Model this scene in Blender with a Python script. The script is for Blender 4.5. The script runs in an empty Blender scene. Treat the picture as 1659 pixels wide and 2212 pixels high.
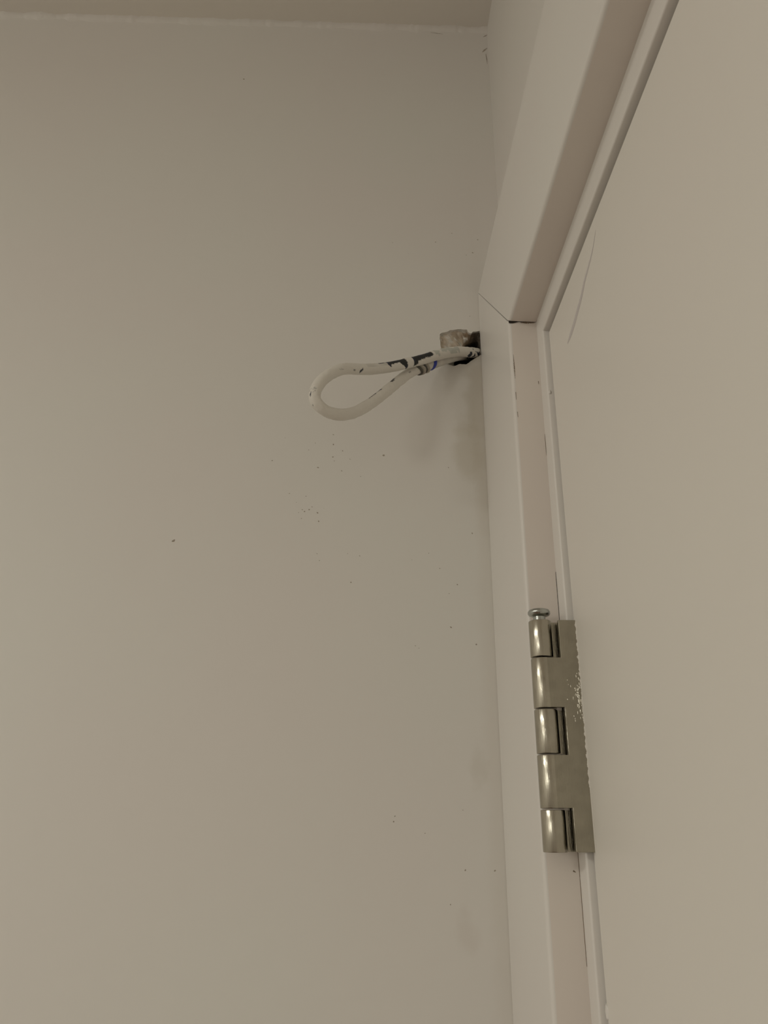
import bpy, bmesh, math, random
from mathutils import Vector, Matrix, noise
random.seed(7)
scn = bpy.context.scene
COL = scn.collection

# ------------------------------------------------------------------ camera
cam_d = bpy.data.cameras.new('camera')
cam = bpy.data.objects.new('camera', cam_d)
COL.objects.link(cam)
cam_d.sensor_fit = 'VERTICAL'
cam_d.sensor_height = 36.0
cam_d.lens = 1704.5 / 2212 * 36.0
cam_d.clip_start = 0.01
RIGHT = Vector((0.99951529, -0.03091934, 0.00363054))
FWD = Vector((0.02745786, 0.93050493, 0.36524875))
UP = Vector((-0.01467149, -0.36497202, 0.93090288))
m = Matrix.Identity(4)
for i in range(3):
    m[i][0] = RIGHT[i]; m[i][1] = UP[i]; m[i][2] = -FWD[i]
m.translation = Vector((0, 0, 1.75))
cam.matrix_world = m
scn.camera = cam

# ------------------------------------------------------------------ light
w = bpy.data.worlds.new('world'); scn.world = w
w.use_nodes = True
w.node_tree.nodes['Background'].inputs[0].default_value = (1, 0.88, 0.72, 1)
w.node_tree.nodes['Background'].inputs[1].default_value = 0.0
def point_lamp(name, loc, watts, radius, col):
    d = bpy.data.lights.new(name, 'POINT'); d.energy = watts; d.shadow_soft_size = radius; d.color = col
    o = bpy.data.objects.new(name, d); o.location = loc; COL.objects.link(o)
    return o
# two lamps: a flush ceiling panel to the left, an unseen fill lamp added lower down behind the viewer, lined up with the knuckle highlight
panel = bpy.data.lights.new('ceiling_panel_light', 'AREA'); panel.shape = 'DISK'; panel.size = 0.30
panel.energy = 8.4; panel.color = (1.0, 0.985, 0.90)
panel_o = bpy.data.objects.new('ceiling_panel_light', panel); panel_o.location = (-1.30, -0.45, 2.36); COL.objects.link(panel_o)
point_lamp('fill_lamp_light', (-1.35, -1.05, 1.93), 9.2, 0.16, (1.0, 0.98, 0.885))
scn.cycles.max_bounces = 6
scn.cycles.diffuse_bounces = 4
scn.cycles.glossy_bounces = 4
vs = scn.view_settings
vs.view_transform = 'Standard'; vs.look = 'None'
vs.exposure = 0.0; vs.gamma = 1.0; vs.use_curve_mapping = False

# ------------------------------------------------------------------ helpers
def nodes_mat(name):
    M = bpy.data.materials.new(name); M.use_nodes = True
    nt = M.node_tree
    return M, nt, nt.nodes['Principled BSDF']

def N(nt, typ, **kw):
    n = nt.nodes.new(typ)
    for k, v in kw.items():
        if k in ('operation', 'blend_type', 'data_type', 'noise_dimensions', 'attribute_name', 'attribute_type', 'interpolation_type', 'musgrave_type'):
            setattr(n, k, v)
        else:
            n.inputs[k].default_value = v
    return n

def paint(name, col_a, col_b, rough=0.5, bump=0.02, bscale=900, mottle=5.0, stain_shade=(), bump2=0.25, bscale2=60):
    """satin wall paint: faint mottling between two tints, fine roller stipple, optional dirt and painted shade in stains
    stains: (centre xyz, radii xyz, colour, strength, noise_amount)"""
    M, nt, P = nodes_mat(name)
    L = nt.links.new
    tc = N(nt, 'ShaderNodeNewGeometry')
    n1 = N(nt, 'ShaderNodeTexNoise', Scale=mottle, Detail=1.0, Roughness=0.5)
    L(tc.outputs['Position'], n1.inputs['Vector'])
    rmp = N(nt, 'ShaderNodeMapRange'); rmp.inputs[1].default_value = 0.35; rmp.inputs[2].default_value = 0.65
    L(n1.outputs['Fac'], rmp.inputs[0])
    mx = N(nt, 'ShaderNodeMix', data_type='RGBA')
    L(rmp.outputs[0], mx.inputs['Factor'])
    mx.inputs[6].default_value = (*col_a, 1); mx.inputs[7].default_value = (*col_b, 1)
    colr = mx.outputs[2]
    ns = None
    for (c, r, colour, strength, nz, nsc) in stain_shade:
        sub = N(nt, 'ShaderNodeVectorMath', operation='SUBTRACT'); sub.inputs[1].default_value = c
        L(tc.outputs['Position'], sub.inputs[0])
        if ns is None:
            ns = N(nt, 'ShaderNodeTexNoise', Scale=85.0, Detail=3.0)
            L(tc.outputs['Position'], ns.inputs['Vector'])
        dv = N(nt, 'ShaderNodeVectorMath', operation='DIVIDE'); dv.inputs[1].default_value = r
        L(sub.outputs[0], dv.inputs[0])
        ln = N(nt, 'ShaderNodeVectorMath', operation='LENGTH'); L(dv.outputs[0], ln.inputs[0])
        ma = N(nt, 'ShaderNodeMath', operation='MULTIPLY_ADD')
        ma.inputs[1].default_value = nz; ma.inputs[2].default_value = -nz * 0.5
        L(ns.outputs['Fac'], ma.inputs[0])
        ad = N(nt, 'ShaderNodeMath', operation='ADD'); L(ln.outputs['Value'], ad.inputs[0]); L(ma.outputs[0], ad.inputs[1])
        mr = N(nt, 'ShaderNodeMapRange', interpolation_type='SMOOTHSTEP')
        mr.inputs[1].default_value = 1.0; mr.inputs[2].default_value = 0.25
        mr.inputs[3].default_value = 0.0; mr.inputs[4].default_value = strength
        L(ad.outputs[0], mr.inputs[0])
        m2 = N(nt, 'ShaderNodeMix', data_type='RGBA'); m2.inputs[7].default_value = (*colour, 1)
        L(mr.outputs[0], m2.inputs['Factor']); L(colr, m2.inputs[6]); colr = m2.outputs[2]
    L(colr, P.inputs['Base Color'])
    P.inputs['Roughness'].default_value = rough
    nb2 = N(nt, 'ShaderNodeTexNoise', Scale=bscale2, Detail=1.0)
    L(tc.outputs['Position'], nb2.inputs['Vector'])
    b2 = N(nt, 'ShaderNodeBump', Strength=bump2, Distance=0.0006); L(nb2.outputs['Fac'], b2.inputs['Height']);
    L(b2.outputs[0], P.inputs['Normal'])
    return M

def flat(name, col, rough=0.7, metallic=0.0, var=0.25, scale=400):
    M, nt, P = nodes_mat(name)
    L = nt.links.new
    g = N(nt, 'ShaderNodeNewGeometry')
    n = N(nt, 'ShaderNodeTexNoise', Scale=scale, Detail=3.0); L(g.outputs['Position'], n.inputs['Vector'])
    mx = N(nt, 'ShaderNodeMix', data_type='RGBA')
    mx.inputs[6].default_value = (*[c * (1 - var) for c in col], 1)
    mx.inputs[7].default_value = (*[min(1, c * (1 + var)) for c in col], 1)
    L(n.outputs['Fac'], mx.inputs['Factor']); L(mx.outputs[2], P.inputs['Base Color'])
    P.inputs['Roughness'].default_value = rough; P.inputs['Metallic'].default_value = metallic
    return M

def vcol(name, rough=0.6, bump=0.1, bscale=1500):
    M, nt, P = nodes_mat(name)
    L = nt.links.new
    a = N(nt, 'ShaderNodeAttribute', attribute_name='tint')
    L(a.outputs['Color'], P.inputs['Base Color'])
    g = N(nt, 'ShaderNodeNewGeometry')
    n = N(nt, 'ShaderNodeTexNoise', Scale=bscale, Detail=3.0); L(g.outputs['Position'], n.inputs['Vector'])
    b = N(nt, 'ShaderNodeBump', Strength=bump, Distance=0.0005); L(n.outputs['Fac'], b.inputs['Height'])
    L(b.outputs[0], P.inputs['Normal'])
    P.inputs['Roughness'].default_value = rough
    return M

def obj(name, verts, faces, mat, parent=None, smooth=False, tint=None):
    me = bpy.data.meshes.new(name)
    me.from_pydata([tuple(v) for v in verts], [], faces)
    me.validate()
    bm = bmesh.new(); bm.from_mesh(me)
    bmesh.ops.recalc_face_normals(bm, faces=bm.faces)
    bm.to_mesh(me); bm.free()
    if smooth:
        for p in me.polygons: p.use_smooth = True
    if tint is not None:
        at = me.color_attributes.new('tint', 'FLOAT_COLOR', 'POINT')
        for i, c in enumerate(tint): at.data[i].color = (*c, 1)
    me.materials.append(mat)
    o = bpy.data.objects.new(name, me); COL.objects.link(o)
    if parent is not None:
        o.parent = parent
        o.matrix_parent_inverse = parent.matrix_world.inverted()
    return o

def empty(name, loc):
    o = bpy.data.objects.new(name, None); COL.objects.link(o)
    o.location = loc; o.empty_display_size = 0.01
    bpy.context.view_layer.update()
    return o

def tag(o, label, cat=None, kind=None, group=None):
    o['label'] = label
    if cat: o['category'] = cat
    if kind: o['kind'] = kind
    if group: o['group'] = group
    return o

def box(x0, x1, y0, y1, z0, z1):
    v = [(x, y, z) for x in (x0, x1) for y in (y0, y1) for z in (z0, z1)]
    f = [(0, 1, 3, 2), (4, 6, 7, 5), (0, 4, 5, 1), (2, 3, 7, 6), (0, 2, 6, 4), (1, 5, 7, 3)]
    return v, f

def merge(parts):
    V, F = [], []
    for v, f in parts:
        n = len(V); V += v; F += [tuple(i + n for i in q) for q in f]
    return V, F

def catmull(pts, n):
    P = [Vector(p) for p in pts]; P = [P[0] * 2 - P[1]] + P + [P[-1] * 2 - P[-2]]
    out = []
    seg = len(P) - 3
    for i in range(n + 1):
        t = i / n * seg; k = min(int(t), seg - 1); u = t - k
        a, b, c, d = P[k:k + 4]
        out.append(0.5 * ((2 * b) + (c - a) * u + (2 * a - 5 * b + 4 * c - d) * u * u + (3 * b - a - 3 * c + d) * u ** 3))
    return out

def resample(pts, n):
    L = [0]
    for a, b in zip(pts, pts[1:]): L.append(L[-1] + (b - a).length)
    out = []; j = 0
    for i in range(n + 1):
        s = L[-1] * i / n
        while j < len(L) - 2 and L[j + 1] < s: j += 1
        u = (s - L[j]) / max(1e-9, L[j + 1] - L[j])
        out.append(pts[j].lerp(pts[j + 1], u))
    return out, L[-1]

# ------------------------------------------------------------------ dimensions (metres)
XW, XA, XC, XE = 0.1057, 0.08625, 0.1034, 0.1064        # plaster, casing face, lining face, door face
YB, Y1, Y2 = 0.5, 0.39945, 0.38685                       # back wall, casing inner edge, lining inner edge
ZO, Z1, Z2, ZC = 2.128, 2.0314, 2.0169, 2.4134           # casing top, casing underside, lining underside, ceiling
YR = -0.375                                              # far side of the door opening (behind the camera)
XL, YF = -1.95, -2.3                                     # left wall, wall behind the camera

# ------------------------------------------------------------------ materials
WARM_A = (0.80, 0.782, 0.735); WARM_B = (0.805, 0.768, 0.728)
M_ceil = paint('ceiling paint', (0.86, 0.82, 0.76), (0.87, 0.83, 0.76), rough=0.85, bump=0.03)
M_wall = paint('wall paint', WARM_A, WARM_B, rough=0.55, mottle=6, stain_shade=[
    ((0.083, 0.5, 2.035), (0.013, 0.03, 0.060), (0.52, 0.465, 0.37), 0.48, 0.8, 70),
    ((0.074, 0.5, 1.993), (0.014, 0.03, 0.034), (0.60, 0.55, 0.45), 0.45, 0.9, 90),  # with the next patch: dirt plus the cable loop's shadow wedge, painted in
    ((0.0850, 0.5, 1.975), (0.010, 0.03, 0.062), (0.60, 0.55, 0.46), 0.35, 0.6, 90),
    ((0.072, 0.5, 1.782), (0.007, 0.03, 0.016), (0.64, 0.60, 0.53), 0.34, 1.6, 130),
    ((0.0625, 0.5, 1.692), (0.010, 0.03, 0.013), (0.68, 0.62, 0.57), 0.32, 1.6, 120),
    ((0.086, 0.5, 1.80), (0.013, 0.03, 0.5), (0.70, 0.65, 0.58), 0.30, 0.5, 60),  # soft darker strip down the wall beside the casing
])
M_wall2 = paint('plaster paint', WARM_A, WARM_B, rough=0.55, mottle=6)
M_plain = flat('plain wall paint', (0.80, 0.772, 0.73), 0.6, 0, 0.01, 3)
M_trim = paint('trim gloss paint', (0.82, 0.795, 0.75), (0.81, 0.775, 0.735), rough=0.38, bump=0.0, bump2=0.12, bscale2=90, mottle=8)
M_edge = paint('casing edge pinkish tint', (0.82, 0.755, 0.695), (0.80, 0.73, 0.675), rough=0.42, bump=0.0, bump2=0.12, bscale2=90, mottle=14)  # pinker, slightly darker tint for the casing's inner edge faces
M_door = paint('door satin paint', (0.83, 0.80, 0.74), (0.83, 0.79, 0.735), rough=0.36, bump=0.0, bump2=0.05, bscale2=40, mottle=4)
M_floor = flat('floor boards', (0.20, 0.105, 0.065), 0.45, 0, 0.3, 6)
M_crack = flat('dark crack', (0.03, 0.022, 0.016), 0.9)
M_crack2 = flat('brown crack', (0.20, 0.145, 0.10), 0.9)
M_speck = flat('grey brown speck', (0.40, 0.35, 0.29), 0.8, 0, 0.4, 60)
M_scratch = flat('mauve scuff', (0.63, 0.585, 0.575), 0.5, 0, 0.06, 150)
M_cable = vcol('painted cable', 0.55, 0.25, 1800)
M_plaster = vcol('broken plaster', 0.9, 0.5, 1400)
M_blue = flat('blue tape', (0.03, 0.055, 0.42), 0.4)
M_wire = flat('grey wire wrap', (0.50, 0.46, 0.39), 0.6)
M_wired = flat('dark wire wrap', (0.10, 0.095, 0.08), 0.6)

def metal(name, col, rough, zs=18.0, aniso=0.5):
    M, nt, P = nodes_mat(name)
    L = nt.links.new
    g = N(nt, 'ShaderNodeNewGeometry')
    mp = N(nt, 'ShaderNodeVectorMath', operation='MULTIPLY'); mp.inputs[1].default_value = (1400, 1400, zs * 8)
    L(g.outputs['Position'], mp.inputs[0])
    n = N(nt, 'ShaderNodeTexNoise', Scale=1.0, Detail=4.0, Roughness=0.6); L(mp.outputs[0], n.inputs['Vector'])
    n2 = N(nt, 'ShaderNodeTexNoise', Scale=170.0, Detail=3.0); L(g.outputs['Position'], n2.inputs['Vector'])
    mx = N(nt, 'ShaderNodeMix', data_type='RGBA')
    mx.inputs[6].default_value = (*[c * 0.78 for c in col], 1); mx.inputs[7].default_value = (*[c * 1.12 for c in col], 1)
    L(n2.outputs['Fac'], mx.inputs['Factor']); L(mx.outputs[2], P.inputs['Base Color'])
    mr = N(nt, 'ShaderNodeMapRange'); mr.inputs[3].default_value = rough - 0.10; mr.inputs[4].default_value = rough + 0.10
    L(n.outputs['Fac'], mr.inputs[0]); L(mr.outputs[0], P.inputs['Roughness'])
    b = N(nt, 'ShaderNodeBump', Strength=0.30, Distance=0.0004); L(n.outputs['Fac'], b.inputs['Height']); L(b.outputs[0], P.inputs['Normal'])
    P.inputs['Metallic'].default_value = 1.0
    return M
M_metal = metal('brushed steel', (0.39, 0.365, 0.30), 0.24)
M_knuckle = metal('worn knuckle steel', (0.46, 0.43, 0.36), 0.20)
M_pin = metal('zinc pin', (0.50, 0.52, 0.50), 0.16)

# ------------------------------------------------------------------ room shell
CABLE = [(0.0969, 0.5300, 2.0926), (0.0880, 0.5120, 2.0813), (0.0803, 0.4990, 2.0738), (0.0662, 0.4892, 2.0679), (0.0518, 0.4805, 2.0592), (0.0398, 0.4731, 2.0504), (0.0290, 0.4662, 2.0429), (0.0169, 0.4582, 2.0347), (0.0053, 0.4502, 2.0279), (-0.0044, 0.4433, 2.0233), (-0.0130, 0.4370, 2.0195), (-0.0204, 0.4312, 2.0126), (-0.0265, 0.4264, 2.0038), (-0.0296, 0.4237, 1.9957), (-0.0298, 0.4233, 1.9891), (-0.0262, 0.4261, 1.9851), (-0.0196, 0.4312, 1.9840), (-0.0122, 0.4370, 1.9865), (-0.0047, 0.4427, 1.9919), (0.0039, 0.4490, 2.0012), (0.0136, 0.4560, 2.0136), (0.0222, 0.4659, 2.0274), (0.0312, 0.4752, 2.0406), (0.0385, 0.4797, 2.0474), (0.0480, 0.4875, 2.0559), (0.0556, 0.4915, 2.0615), (0.0625, 0.4960, 2.0670), (0.0717, 0.5030, 2.0736), (0.0830, 0.5220, 2.0863)]
HOLE = [(0.0561, 2.0900), (0.0575, 2.0913), (0.0605, 2.0917), (0.0636, 2.0937), (0.0669, 2.0940), (0.0700, 2.0949), (0.0727, 2.0947), (0.0767, 2.0945), (0.0776, 2.0921), (0.0796, 2.0910), (0.0807, 2.0926), (0.0834, 2.0930), (0.0858, 2.0937), (0.0881, 2.0920), (0.0881, 2.0841), (0.0877, 2.0763), (0.0866, 2.0728), (0.0828, 2.0704), (0.0781, 2.0668), (0.0750, 2.0641), (0.0727, 2.0644), (0.0700, 2.0643), (0.0657, 2.0623), (0.0614, 2.0642), (0.0599, 2.0679), (0.0570, 2.0733), (0.0564, 2.0806), (0.0558, 2.0857)]
INNER = [(0.0764, 2.0870), (0.0856, 2.0907), (0.0877, 2.0841), (0.0873, 2.0740), (0.0825, 2.0708), (0.0774, 2.0672), (0.0744, 2.0650), (0.0701, 2.0655), (0.0675, 2.0681), (0.0669, 2.0704), (0.0684, 2.0758), (0.0719, 2.0814)]

def dense(poly, n):
    P = [Vector((a, 0, b)) for a, b in poly]; P.append(P[0])
    return resample(P, n)[0][:-1]

NH = 112
outer = dense(HOLE, NH)
for i, p in enumerate(outer):          # ragged paint edge
    d = (p - Vector((0.073, 0, 2.079))).normalized()
    p += d * (noise.noise(Vector((p.x * 900, p.z * 900, 3))) * 0.0005)
inner = dense(INNER, NH)

def wall_with_hole():
    bm = bmesh.new()
    rect = [bm.verts.new((x, YB, z)) for x, z in ((XL - .1, 0), (XW + .1, 0), (XW + .1, ZC), (XL - .1, ZC))]
    hv = [bm.verts.new((p.x, YB, p.z)) for p in outer]
    ed = [bm.edges.new((rect[i], rect[(i + 1) % 4])) for i in range(4)] + [bm.edges.new((hv[i], hv[(i + 1) % NH])) for i in range(NH)]
    bmesh.ops.triangle_fill(bm, edges=ed, use_beauty=True)
    me = bpy.data.meshes.new('wall_back'); bm.to_mesh(me); bm.free()
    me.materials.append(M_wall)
    o = bpy.data.objects.new('wall_back', me); COL.objects.link(o)
    return o
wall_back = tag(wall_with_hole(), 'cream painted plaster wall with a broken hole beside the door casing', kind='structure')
# wall body behind the plaster skin, open around the hole
v, f = merge([box(XL - .1, 0.04, YB + .0005, YB + .10, 0, ZC), box(0.0401, XW + .1, YB + .0005, YB + .10, 0, 2.05),
              box(0.0401, XW + .1, YB + .0005, YB + .10, 2.11, ZC), box(0.0401, XW + .1, YB + .07, YB + .10, 2.0501, 2.1099)])
obj('wall_core', v, f, M_plain, wall_back)

v, f = merge([box(XW, XW + .11, YF - .1, YB, Z2 + .0136 + 0.002, ZC), box(XW, XW + .11, YF - .1, YR - .0136, 0, Z2 + .0156),
              box(XW, XW + .11, Y1 - .001, YB, 0, Z2 + .0156)])
wall_right = tag(obj('wall_right', v, f, M_wall2), 'cream plaster wall around and above the door frame', kind='structure')
v, f = box(XL - .1, XL, YF - .1, YB, 0, ZC)
tag(obj('wall_left', v, f, M_plain), 'cream wall on the far left of the room', kind='structure')
v, f = box(XL, XW, YF - .1, YF, 0, ZC)
tag(obj('wall_front', v, f, M_plain), 'cream wall behind the viewer', kind='structure')
v, f = box(XL - .1, XW + .11, YF - .1, YB + .1, -.08, 0)
tag(obj('floor', v, f, M_floor), 'brown floor', kind='structure')
v, f = box(XL - .1, XW + .11, YF - .1, YB + .1, ZC, ZC + .08)
ceiling = tag(obj('ceiling', v, f, M_ceil), 'matt beige ceiling above the cream walls', kind='structure')

# ragged caulk / cut-in bead along the wall-ceiling joint
def bead():
    V, F = [], []
    n = 700
    for i in range(n + 1):
        x = -0.75 + (XW + 0.75) * i / n
        h = 0.0022 + 0.0018 * noise.noise(Vector((x * 60, 1, 0))) + 0.0009 * noise.noise(Vector((x * 220, 5, 0))) + 0.0012 * noise.noise(Vector((x * 9, 9, 0)))
        h = max(0.0008, h)
        d = 0.0023 + 0.0010 * noise.noise(Vector((x * 60, 7, 0))) + 0.0007 * noise.noise(Vector((x * 330, 2, 0)))
        for (yy, zz) in ((-d * 1.5, 0.0), (-d * 0.95, -0.3 * h), (-d * 0.5, -h * 0.8), (-d * .18, -h * 1.4), (0.0003, -h * 2.2)):
            V.append((x, YB + yy, ZC + zz))
    for i in range(n):
        for k in range(4):
            a = i * 5 + k; F.append((a, a + 1, a + 6, a + 5))
    return V, F
v, f = bead()
obj('caulk_bead', v, f, M_wall2, wall_back, smooth=True)

# ------------------------------------------------------------------ broken plaster hole
def crater():
    V, F, T = [], [], []
    ctr = Vector((0.0765, 0, 2.0775))
    steps = [(0.0, 0.0), (0.02, 0.0012), (0.06, 0.0024), (0.15, 0.0030), (0.3, 0.0036), (0.45, 0.0046), (0.6, 0.0052), (0.75, 0.0062), (0.88, 0.0072), (1.0, 0.0085)]
    deep = [0.012, 0.02, 0.032, 0.05]
    def col(p, t, dpt):
        n1 = noise.noise(Vector((p.x * 160, p.z * 160, 11)))
        n2 = noise.noise(Vector((p.x * 420, p.z * 420, 4)))
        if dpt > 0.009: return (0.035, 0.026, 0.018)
        base = Vector((0.68, 0.585, 0.48))
        brown = Vector((0.26, 0.19, 0.125)); white = Vector((0.78, 0.75, 0.70)); green = Vector((0.46, 0.47, 0.42))
        dark = Vector((0.055, 0.042, 0.03))
        c = base
        sx = max(0, min(1, (p.x - 0.0645) / 0.010))
        c = c.lerp(brown, max(0, min(1, sx * 0.75 + n1 * 0.8)))
        if n2 > 0.22: c = c.lerp(white, min(1, (n2 - .22) * 5))
        if n1 < -0.3: c = c.lerp(green, 0.7)
        if abs(p.x - 0.0632) < 0.0016: c = c.lerp(white, 0.55)
        if p.z < 2.070 and p.x < 0.069: c = c.lerp(green, 0.7)
        if p.z < 2.0825 and p.x > 0.0625 and p.z > 2.0745: c = c.lerp(green, 0.5)
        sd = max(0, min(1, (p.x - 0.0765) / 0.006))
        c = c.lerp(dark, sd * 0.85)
        if t < 0.05: c = c.lerp(white, 0.7)
        return tuple(c)
    rows = []
    # match the two outlines by angle
    def ang(p): return math.atan2(p.z - ctr.z, p.x - ctr.x)
    inn_sorted = sorted(inner, key=ang)
    def inner_at(a):
        best = min(inn_sorted, key=lambda q: abs((ang(q) - a + math.pi) % (2 * math.pi) - math.pi))
        return best
    mates = [inner_at(ang(p)).copy() for p in outer]
    for k in range(3):
        mates = [(mates[i - 1] + mates[i] * 2 + mates[(i + 1) % NH]) / 4 for i in range(NH)]
    for t, d in steps:
        row = []
        for p, q in zip(outer, mates):
            r = p.lerp(q, t)
            dd = d
            if t > 0.03: dd += 0.0011 * noise.noise(Vector((r.x * 260, r.z * 260, 2))) + 0.0005 * noise.noise(Vector((r.x * 900, r.z * 900, 8)))
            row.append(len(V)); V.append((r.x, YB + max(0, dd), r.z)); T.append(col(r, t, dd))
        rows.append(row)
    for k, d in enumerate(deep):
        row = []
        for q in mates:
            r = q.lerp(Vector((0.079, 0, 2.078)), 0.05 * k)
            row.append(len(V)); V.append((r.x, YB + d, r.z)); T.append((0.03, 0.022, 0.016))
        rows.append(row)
    for a, b in zip(rows, rows[1:]):
        for i in range(NH):
            j = (i + 1) % NH
            F.append((a[i], a[j], b[j], b[i]))
    F.append(tuple(rows[-1]))
    return V, F, T
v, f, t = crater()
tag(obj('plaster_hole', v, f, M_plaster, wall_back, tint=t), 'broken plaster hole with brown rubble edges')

# specks, nibs and small marks on the plaster
SPECKS = [(0.0546, 2.1755, 0.00094), (0.0881, 2.1788, 0.00094), (0.0836, 2.1660, 0.00094), (0.0784, 2.1636, 0.00070), (0.0677, 2.1845, 0.00059), (0.0792, 2.1066, 0.00059), (-0.1074, 2.3448, 0.00094), (-0.0213, 2.0044, 0.00082), (-0.0211, 1.9967, 0.00094), (-0.0145, 1.9918, 0.00094), (-0.0211, 1.9870, 0.00070), (-0.0201, 1.9839, 0.00070), (-0.0148, 1.9765, 0.00082), (-0.0312, 1.9787, 0.00094), (0.0144, 1.9888, 0.00141), (-0.0361, 1.9472, 0.00070), (-0.0408, 1.9471, 0.00070), (-0.0392, 1.9458, 0.00070), (-0.0304, 1.9449, 0.00082), (-0.0295, 1.9388, 0.00070), (-0.0411, 1.9407, 0.00059), (-0.0632, 1.9834, 0.00070), (0.0745, 1.9317, 0.00082), (0.0597, 1.9803, 0.00082), (0.0583, 1.8670, 0.00082), (0.0743, 1.8560, 0.00082), (0.0207, 2.1740, 0.00047), (-0.1253, 1.9235, 0.00141), (0.0799, 1.7237, 0.00094), (0.0330, 2.1636, 0.00035), (-0.0451, 1.9524, 0.00047), (-0.0387, 1.9570, 0.00047), (-0.0343, 1.9492, 0.00059), (-0.0551, 2.0012, 0.00047), (-0.0381, 1.9921, 0.00059), (-0.0338, 1.9976, 0.00047), (-0.0092, 1.9855, 0.00059), (-0.0015, 1.9725, 0.00047), (0.0447, 1.9171, 0.00047), (0.0335, 1.9124, 0.00047), (0.0633, 1.8956, 0.00059), (0.0520, 1.9066, 0.00047), (-0.0297, 1.9158, 0.00047), (-0.0280, 1.9110, 0.00047), (-0.0094, 1.9161, 0.00047), (-0.0013, 1.9146, 0.00059), (-0.0068, 1.8963, 0.00070), (0.0577, 1.8895, 0.00047), (-0.0432, 1.9450, 0.00047), (-0.0261, 1.9483, 0.00035), (-0.0501, 1.9589, 0.00059), (0.0624, 1.7565, 0.00047), (0.0627, 1.7239, 0.00070), (0.0536, 1.7060, 0.00059), (0.0396, 1.7437, 0.00047), (0.0219, 1.7530, 0.00070), (0.0211, 1.7500, 0.00070), (0.0374, 1.8532, 0.00047), (0.0351, 1.8547, 0.00047)]
V, F = [], []
for (x, z, r) in SPECKS:
    n0 = len(V); k = 8
    sx = random.uniform(.6, 1.15); sz = random.uniform(.6, 1.0); sh = random.uniform(-.5, .5); r *= 0.8
    V.append((x, YB - 0.00022, z))
    for i in range(k):
        a = 2 * math.pi * i / k; rr = r * random.uniform(.7, 1.1)
        V.append((x + rr * sx * math.cos(a) + sh * rr * math.sin(a), YB - 0.00002, z + rr * sz * math.sin(a)))
    for i in range(k): F.append((n0, n0 + 1 + i, n0 + 1 + (i + 1) % k))
so = obj('wall_specks', V, F, M_speck, wall_back); so['kind'] = 'stuff'

def ribbon(pts, widths, normal, jag=0.3, n=60, thick=0.00006, seed=0):
    """flat ragged mark lying on a surface"""
    P = catmull(pts, n); nrm = Vector(normal)
    V, F = [], []
    for i, p in enumerate(P):
        t = (P[min(i + 1, n)] - P[max(i - 1, 0)]).normalized(); s = t.cross(nrm).normalized()
        u = i / n * (len(widths) - 1); k = min(int(u), len(widths) - 2); wd = widths[k] + (widths[k + 1] - widths[k]) * (u - k)
        a = wd * .5 * (1 + jag * noise.noise(Vector((i * .9, seed, 1)))); b = wd * .5 * (1 + jag * noise.noise(Vector((i * .9, seed, 7))))
        V += [p + s * a + nrm * thick, p - s * b + nrm * thick]
    for i in range(n): F.append((2 * i, 2 * i + 1, 2 * i + 3, 2 * i + 2))
    return V, F
# scraped nicks where wall, ceiling and door wall meet
for pts, ws in (([(0.1020, .5, 2.4050), (0.1040, .5, 2.4064), (0.1057, .5, 2.4078)], [0.0003, .0011, .0003]),
                ([(0.1005, .5, 2.3858), (0.1025, .5, 2.3885), (0.1050, .5, 2.3912)], [0.0004, .0017, .0005]),
                ([(0.1035, .5, 2.384), (0.1040, .5, 2.378), (0.1042, .5, 2.3715)], [0.0005, .0009, .0002]),
                ([(0.0549, .5, 2.4085), (0.0600, .5, 2.4078), (0.0660, .5, 2.4072)], [0.0002, .0006, .0002])):
    v, f = ribbon(pts, ws, (0, -1, 0), 0.6, 24)
    obj('plaster_nick', v, f, M_speck, wall_back)

# ------------------------------------------------------------------ door frame (casing + lining)
frame = empty('trim_1', (XW, Y2, 0))
tag(frame, 'white painted door casing and lining with a cracked mitre joint', kind='structure')
TJ1, TH1 = Y1 - Y2, Z1 - Z2
def arc(cx, cj, ch, r, n=5):
    """rounded outer arris from the face (x = cx) to the inner edge (t = cj)"""
    out = []
    for i in range(n + 1):
        a = math.pi / 2 * i / n
        out.append((cx + r * (1 - math.sin(math.pi / 2 - a)), cj + r * (1 - math.sin(a)), ch + r * (1 - math.sin(a))))
    return out
casing = [(XW, YB - Y2, ZO - Z2), (XA + .0006, YB - Y2, ZO - Z2), (XA, YB - Y2 - .0006, ZO - Z2 - .0006)] + arc(XA, TJ1, TH1, 0.0021, 6) + [(XC + .0001, TJ1, TH1), (XW + .0003, TJ1 + .0005, TH1 + .0005)]
lining = [(XC, TJ1 + .03, TH1 + .03)] + arc(XC, 0, 0, 0.0011, 4) + [(XW + .12, 0, 0), (XW + .12, TJ1 + .03, TH1 + .03)]
def sweep_member(prof, side, gap=lambda x, tj: 0.0, zb=0.0, jag=0):
    """side 'L' jamb by the back wall, 'H' head, 'R' jamb behind the viewer"""
    n = len(prof); V = []
    if side == 'L':
        for x, tj, th in prof: V.append((x, Y2 + tj, zb))
        for x, tj, th in prof: V.append((x, Y2 + tj, Z2 + th))
    elif side == 'R':
        for x, tj, th in prof: V.append((x, YR - tj, zb))
        for x, tj, th in prof: V.append((x, YR - tj, Z2 + th))
    else:
        for x, tj, th in prof: V.append((x, Y2 + tj - gap(x, tj), Z2 + th))
        for x, tj, th in prof: V.append((x, YR - tj, Z2 + th))
    F = [(i, (i + 1) % n, n + (i + 1) % n, n + i) for i in range(n)] + [tuple(range(n)), tuple(range(2 * n - 1, n - 1, -1))]
    return V, F
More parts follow.
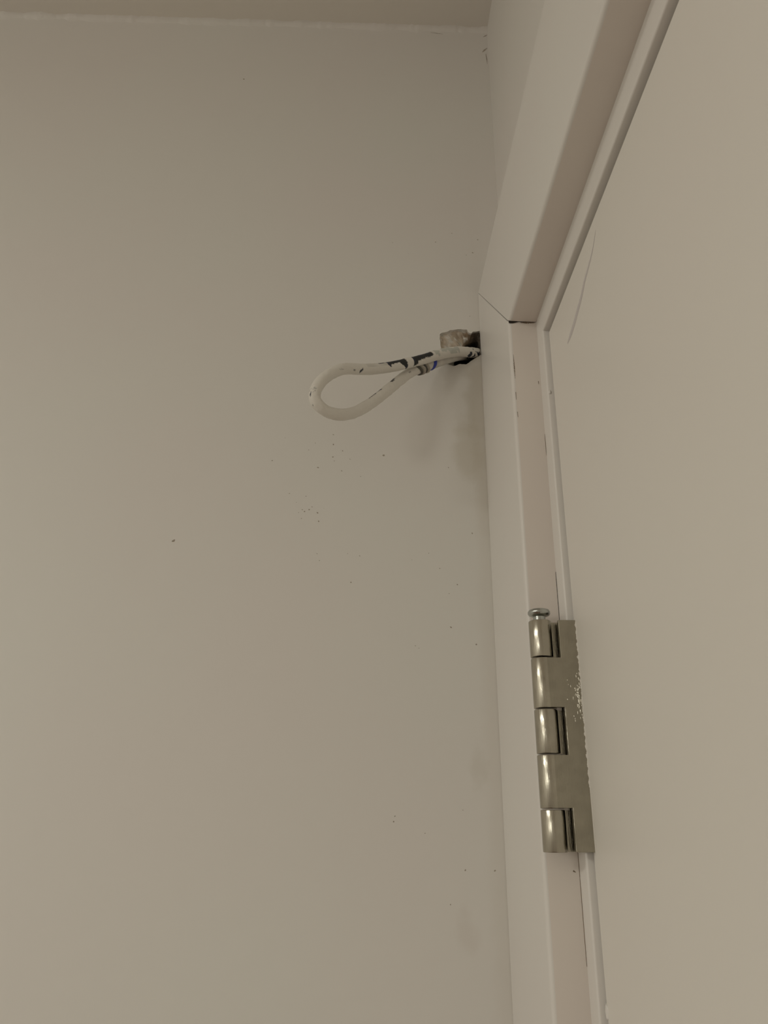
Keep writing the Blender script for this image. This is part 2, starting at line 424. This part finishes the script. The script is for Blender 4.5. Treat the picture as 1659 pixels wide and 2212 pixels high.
def mitre_gap(x, tj):
    u = max(0, min(1, (YB - Y2 - tj) / (YB - Y1)))          # 0 at the wall, 1 at the arris
    d = max(0, min(1, (x - XA) / (XC - XA)))
    return 0.0006 + 0.0005 * u - 0.0007 * d
def smooth_by_angle(o):
    for p in o.data.polygons: p.use_smooth = True
    o.data.set_sharp_from_angle(angle=math.radians(40))
for nm, sd, pr in (('jamb_casing', 'L', casing), ('head_casing', 'H', casing), ('jamb_casing', 'R', casing),
                   ('jamb_lining', 'L', lining), ('head_lining', 'H', lining), ('jamb_lining', 'R', lining)):
    v, f = sweep_member(pr, sd, mitre_gap if (sd == 'H' and pr is casing) else (lambda x, tj: 0.0))
    o = obj(nm, v, f, M_trim, frame); smooth_by_angle(o)
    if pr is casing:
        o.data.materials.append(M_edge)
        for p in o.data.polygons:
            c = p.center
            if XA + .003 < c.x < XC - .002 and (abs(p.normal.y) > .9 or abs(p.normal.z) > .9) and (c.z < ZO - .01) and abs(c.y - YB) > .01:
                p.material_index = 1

# open joints and dirt lines in the frame
cr = [
    # black wedge at the arris and ragged crack along the soffit joint
    ([(XA + .0004, Y1 - .00025, Z1 + .0001), (XA + .003, Y1 - .0003, Z1), (XA + .006, Y1 - .0003, Z1)], [.0026, .0022, .0003], (0, -1, 0), M_crack, 0.4),
    ([(XA + .0075, Y1, Z1 - .0004), (XA + .011, Y1, Z1 - .0003), (XC - .001, Y1, Z1 - .0003)], [.0003, .0014, .0005], (0, -1, 0), M_crack2, 1.8),
    ([(XC, Y1 - .0005, Z1 + .002), (XC, Y1 - .0022, Z1 - .0005)], [.0002, .0005], (-1, 0, 0), M_crack2, 0.5),
    # gap between casing and lining, above and below the hinge
    ([(XC - .0001, Y1, 1.8740), (XC - .0001, Y1, 1.860), (XC - .0001, Y1, 1.8435)], [.0002, .0005, .0005], (-.5, -.87, 0), M_crack, 0.2),
    ([(XC - .0001, Y1, 1.9560), (XC - .0001, Y1, 1.949), (XC - .0001, Y1, 1.9425)], [.0001, .0004, .0001], (-.5, -.87, 0), M_crack2, 0.5),
    ([(XC - .0001, Y1, 1.7400), (XC - .0001, Y1, 1.732), (XC - .0001, Y1, 1.7265)], [.0017, .0015, .0011], (-.5, -.87, 0), M_crack2, 0.5),
    ([(XC - .0001, Y1, 1.7265), (XC - .0001, Y1, 1.712), (XC - .0001, Y1, 1.6900)], [.0002, .0005, .0002], (-.5, -.87, 0), M_crack2, 0.4),
    ([(XC - .0030, Y1, 1.7290), (XC - .0018, Y1, 1.7284)], [.0008, .0002], (0, -1, 0), M_crack2, 0.5),
    # rubbed-through flecks along the casing arris
    ([(0.0882, Y1, 2.0085), (0.0883, Y1, 2.000), (0.0884, Y1, 1.9920)], [.0001, .0005, .0001], (0, -1, 0), M_crack2, 1.8),
    ([(0.0882, Y1, 1.9830), (0.0883, Y1, 1.9780)], [.0003, .0002], (0, -1, 0), M_crack2, 1.8),
    ([(0.0884, Y1, 1.9700), (0.0886, Y1, 1.9665)], [.0003, .0002], (0, -1, 0), M_crack2, 1.8),
    ([(0.1020, Y1, 1.9905), (0.1021, Y1, 1.9885)], [.0004, .0002], (0, -1, 0), M_crack2, 0.5),
]
for k, (pts, ws, nr, mt, jg) in enumerate(cr):
    v, f = ribbon(pts, ws, nr, jg, 40, 0.00008, k)
    obj('joint_crack', v, f, mt, frame)

def nib(name, c, r, parent, mat):
    bm = bmesh.new(); bmesh.ops.create_icosphere(bm, subdivisions=3, radius=1)
    for q in bm.verts:
        q.co *= 1 + 0.35 * noise.noise(q.co * 2.3 + Vector(c) * 50)
        q.co = Vector((q.co.x * r[0] + c[0], q.co.y * r[1] + c[1], q.co.z * r[2] + c[2]))
    V = [tuple(q.co) for q in bm.verts]; F = [tuple(x.index for x in fc.verts) for fc in bm.faces]; bm.free()
    return obj(name, V, F, mat, parent, smooth=True)
nib('paint_nib', (XC + .0014, Y2 + .0002, 1.9760), (.0010, .0007, .0014), frame, M_trim)
nib('paint_nib', (XE + .0001, Y2 - .0030, 1.6755), (.0008, .0017, .0032), frame, M_trim)

# ------------------------------------------------------------------ door leaf
v, f = box(XE, XE + .038, YR + .003, Y2 - .0024, 0.006, Z2 - .0026)
door = tag(obj('door_1', v, f, M_door), 'plain cream flush door, closed, hung on a steel hinge', kind='structure')
bv = door.modifiers.new('bevel', 'BEVEL'); bv.width = 0.0009; bv.segments = 3
v, f = ribbon([(XE, 0.2900, 2.0060), (XE, 0.2973, 2.0006), (XE, 0.3064, 1.9972), (XE, 0.3138, 1.9949), (XE, 0.3201, 1.9914), (XE, 0.3280, 1.9889), (XE, 0.3361, 1.9863), (XE, 0.3441, 1.9848), (XE, 0.3502, 1.9840)],
              [0.0004, .0011, .0018, .0025, .0030, .0033, .0033, .0030, .0010], (-1, 0, 0), 0.25, 80)
tag(obj('scuff_mark', v, f, M_scratch, door), 'grey scuff line on the door below the head')

# ------------------------------------------------------------------ hinge
hinge = empty('door_hinge', (0.0897, 0.386, 1.737))
tag(hinge, 'brushed steel door hinge with a five-knuckle barrel and pin, left edge of the door', 'hinge')
HX, HY, HR = 0.0897, 0.3861, 0.00555
ZK = [1.8437, 1.8252, 1.8006, 1.7797, 1.7556, 1.7373]
def lathe(prof, cx, cy, n=48):
    V, F = [], []
    for r, z in prof:
        for i in range(n):
            a = 2 * math.pi * i / n
            V.append((cx + r * math.cos(a), cy + r * math.sin(a), z))
    for k in range(len(prof) - 1):
        for i in range(n):
            j = (i + 1) % n
            F.append((k * n + i, k * n + j, (k + 1) * n + j, (k + 1) * n + i))
    F.append(tuple(range(n))); F.append(tuple(range((len(prof) - 1) * n, len(prof) * n)))
    return V, F
for k in range(5):
    z1, z0 = ZK[k] - (.0003 if k else 0), ZK[k + 1] + (.0003 if k < 4 else 0)
    c = 0.00035
    v, f = lathe([(HR - c, z0), (HR - c * .3, z0 + c * .3), (HR, z0 + c), (HR, z1 - c), (HR - c * .3, z1 - c * .3), (HR - c, z1)], HX, HY)
    o = obj('knuckle', v, f, M_knuckle, hinge); smooth_by_angle(o)
pz = 1.8437
v, f = lathe([(.0031, pz - .004), (.0031, pz + .0022), (.0040, pz + .0026), (.0051, pz + .0031), (.0056, pz + .0039), (.0056, pz + .0048), (.0051, pz + .0056), (.0038, pz + .0061), (.0012, pz + .0063)], HX, HY)
o = obj('pin', v, f, M_pin, hinge); smooth_by_angle(o)
# leaves: stepped plates whose tabs run into alternate knuckles
def leaf(y0, y1, xcut, xin, own, name):
    bm = bmesh.new()
    ol = []
    top, bot = ZK[0] - .0003, ZK[5] + .0002
    z = top
    ol.append((xin, top))
    edges = []
    for k in range(5):
        a, b = ZK[k] - (.0004 if k else .0003), ZK[k + 1] + (.0004 if k < 4 else .0002)
        xx = HX if k in own else xcut
        r = 0.0006
        if k in own: a2, b2 = a, b
        else: a2, b2 = a + (.0008 if k else 0), b - (.0008 if k < 4 else 0)
        edges.append((xx, a2 if k else top, b2 if k < 4 else bot))
    for xx, a, b in edges: ol += [(xx, a), (xx, b)]
    ol.append((xin, bot))
    n = len(ol)
    V = [(x, y0, zz) for x, zz in ol] + [(x, y1, zz) for x, zz in ol]
    F = [tuple(range(n)), tuple(range(2 * n - 1, n - 1, -1))] + [(i, (i + 1) % n, n + (i + 1) % n, n + i) for i in range(n)]
    return obj(name, V, F, M_metal, hinge)
dl = leaf(HY - HR + .00015, HY - HR + .0027, 0.0977, XE + .026, (1, 3), 'door_leaf')
bvl = dl.modifiers.new('bevel', 'BEVEL'); bvl.width = 0.00025; bvl.segments = 2; bvl.limit_method = 'ANGLE'
fl = leaf(HY + .0004, HY + .0029, 0.0977, XE + .026, (0, 2, 4), 'frame_leaf')
# fine scratches on the leaf: tiny burrs that catch the lamp
V, F = [], []
for k in range(60):
    u = random.random(); zc = 1.806 + random.gauss(0, 0.0065)
    xc = XE - .0005 - abs(random.gauss(0, 0.0026)) * (0.4 + u)
    ln = random.uniform(.0003, .0015); wd = random.uniform(.00003, .00009); tl = random.uniform(-.00006, .00006)
    yy = HY - HR + .00015 - .00001; n0 = len(V)
    V += [(xc - wd, yy, zc - ln / 2 - tl), (xc - wd, yy, zc + ln / 2), (xc + wd, yy - wd * 1.15, zc - ln / 2 + tl), (xc + wd, yy - wd * 1.15, zc + ln / 2), (xc + wd, yy, zc - ln / 2), (xc + wd, yy, zc + ln / 2)]
    F += [(n0, n0 + 1, n0 + 3, n0 + 2), (n0 + 2, n0 + 3, n0 + 5, n0 + 4)]
sc_o = obj('scratches', V, F, M_knuckle, hinge); sc_o['kind'] = 'stuff'
# ragged paint line where the leaf disappears into the door edge
V, F = [], []
n = 240
for i in range(n + 1):
    z = 1.7375 + (1.8432 - 1.7375) * i / n
    e = max(0.00005, 0.00028 + 0.0007 * noise.noise(Vector((z * 500, 0, 3))) + 0.0004 * noise.noise(Vector((z * 2400, 0, 5))))
    if z < 1.765: e = 0.00006
    yy = HY - HR + .00015
    V += [(XE + .0003, yy - .00012, z), (XE - e, yy - .0001, z), (XE - e - .0001, yy + .0001, z)]
for i in range(n):
    a = i * 3; F += [(a, a + 1, a + 4, a + 3), (a + 1, a + 2, a + 5, a + 4)]
obj('paint_edge', V, F, M_door, hinge)

# ------------------------------------------------------------------ cable loop
loop = empty('cable_loop', (0.08, 0.5, 2.075))
tag(loop, 'looped black cable, white paint peeling, sticking out of the wall hole', 'cable')
CR = 0.0037
P = catmull(CABLE, 2000)
NR, NS = 760, 44
P, LEN = resample(P, NR)
def tube_frame(P, i):
    t = (P[min(i + 1, len(P) - 1)] - P[max(i - 1, 0)]).normalized()
    out = Vector((-0.05, -0.85, -0.50)); out = (out - t * out.dot(t)).normalized()     # roughly towards the open room
    side = t.cross(out).normalized()
    return t, out, side
WHITE = Vector((0.80, 0.765, 0.70)); BLACK = Vector((0.012, 0.014, 0.014)); GREEN = Vector((0.50, 0.52, 0.47)); GREY = Vector((0.62, 0.59, 0.53)); NAVY = Vector((0.012, 0.016, 0.035))
# landmark arc positions: nearest ring to a given x on the upper strand (first half) or lower strand
tip = min(range(NR + 1), key=lambda i: P[i].x)
def ring_up(x): return min(range(0, tip), key=lambda i: abs(P[i].x - x))
def ring_lo(x): return min(range(tip, NR + 1), key=lambda i: abs(P[i].x - x))
V, F, T = [], [], []
for i in range(NR + 1):
    t, out, side = tube_frame(P, i)
    upper = i < tip
    x = P[i].x
    sgn = 1.0
    for k in range(NS):
        a = 2 * math.pi * k / NS
        d = out * math.cos(a) + side * math.sin(a)
        hgt = math.sin(a) * (1 if upper else -1); front = math.cos(a) > -0.35   # 1 = upper edge of the strand, -1 = lower edge
        q = P[i] + d * CR
        n1 = noise.noise(q * 420); n2 = noise.noise(q * 1300 + Vector((3, 3, 3))); n3 = noise.noise(q * 160 + Vector((9, 1, 4)))
        rag = 0.35 * n1 + 0.22 * n2
        chip = 0.0
        if upper:
            if 0.0141 < x < 0.0275 and front:        # first bare patch: a hooked arch
                u = (x - 0.0141) / 0.0134
                lo = 0.40 if u < 0.60 else 0.40 - (u - 0.60) * 4.6
                if u < 0.14: lo = -0.15 + (0.14 - u) * 4
                if hgt > lo + rag * 0.6 and u < 0.97 + rag * .08: chip = 1
            if 0.0318 < x < 0.0466 and front:        # second bare patch, square-cut at the right
                u = (x - 0.0318) / 0.0148
                lo = -0.85 + u * 1.2 if u < 0.20 else (-0.12 + 0.25 * u)
                if hgt > lo + rag * 0.6: chip = 1
            if 0.0085 < x < 0.0145 and hgt > 0.80 + rag * .4 and front: chip = 0.8
            if abs(x + 0.0042) < 0.0009 and abs(hgt + 0.25 + (x + .0042) * -300) < 0.20 and front: chip = 1
            if abs(x + 0.0085) < 0.0005 and abs(hgt + 0.15) < 0.14 and front: chip = 0.7
            if x < -0.010 and n3 + n2 * .4 > 0.42 and hgt > -0.2: chip = 0.35
        else:
            if 0.0040 < x < 0.0125 and hgt > 0.84 + rag * .2 and front: chip = 1
            if 0.0185 < x < 0.0215 and hgt > 0.66 + rag * .6 and front: chip = 0.9
            if 0.0285 < x < 0.030 and abs(hgt - 0.1) < 0.15: chip = 0.5
            if x > 0.036: chip = max(chip, 0.25 * (n3 + .5))
        if i > tip - 30 and i < tip + 25 and d.x < -0.55 and n1 > 0.30: chip = 1
        c = WHITE.copy()
        if 0.048 < x < 0.0665 and upper and hgt > -0.3 and n3 + .5 * n1 > -0.05: c = c.lerp(GREEN, 0.75)
        if upper and 0.0 < x < 0.0146 and hgt > 0.3: c = c.lerp(GREY, 0.5 + 0.5 * n3)
        if x > 0.0735 and n3 * .6 + n1 * .7 > 0.33 + 0.3 * max(0, hgt): chip = max(chip, 1.0)
        if x > 0.0848: chip = 1.0
        dk = NAVY if n3 > 0.1 else BLACK
        c = c.lerp(dk, chip)
        rr = CR * (1 + 0.035 * n3) + 0.00010 * n2 - (0.00028 if chip > 0.5 else 0) + 0.00022 * n1 * (1 if chip < .5 else 0.2)
        V.append(P[i] + d * rr); T.append(tuple(c))
for i in range(NR):
    for k in range(NS):
        j = (k + 1) % NS
        F.append((i * NS + k, i * NS + j, (i + 1) * NS + j, (i + 1) * NS + k))
F.append(tuple(range(NS))); F.append(tuple(range(NR * NS, (NR + 1) * NS)))
obj('cable', V, F, M_cable, loop, smooth=True, tint=T)

def band(name, xc, width, slant, lift, mat):
    """strip of tape or wire wound once round the lower strand"""
    i0 = ring_lo(xc); V, F = [], []
    n = 48; m = 6
    step = LEN / NR
    for k in range(n):
        a = 2 * math.pi * k / n
        off = slant * math.sin(a)
        for j in range(m):
            u = (j / (m - 1) - .5)
            s = (u * width + off) / step
            ii = max(0, min(NR - 1, int(math.floor(i0 + s)))); fr = i0 + s - math.floor(i0 + s)
            p = P[ii].lerp(P[ii + 1], fr)
            t, out, side = tube_frame(P, ii)
            d = out * math.cos(a) + side * math.sin(a)
            V.append(p + d * (CR + 0.00015 + lift * (1 - (2 * u) ** 2)))
    for k in range(n):
        for j in range(m - 1):
            a, b = k * m + j, ((k + 1) % n) * m + j
            F.append((a, a + 1, b + 1, b))
    return obj(name, V, F, mat, loop, smooth=True)
tag(band('blue_tape', 0.0485, 0.0040, -0.0022, 0.0004, M_blue), 'blue tape band')
band('wire_wrap', 0.0362, 0.0022, 0.0026, 0.0011, M_wired)
band('wire_wrap', 0.0382, 0.0024, 0.0026, 0.0014, M_wire)
band('wire_wrap', 0.0400, 0.0014, 0.0026, 0.0009, M_wired)
band('wire_wrap', 0.0416, 0.0020, 0.0026, 0.0013, M_wire)
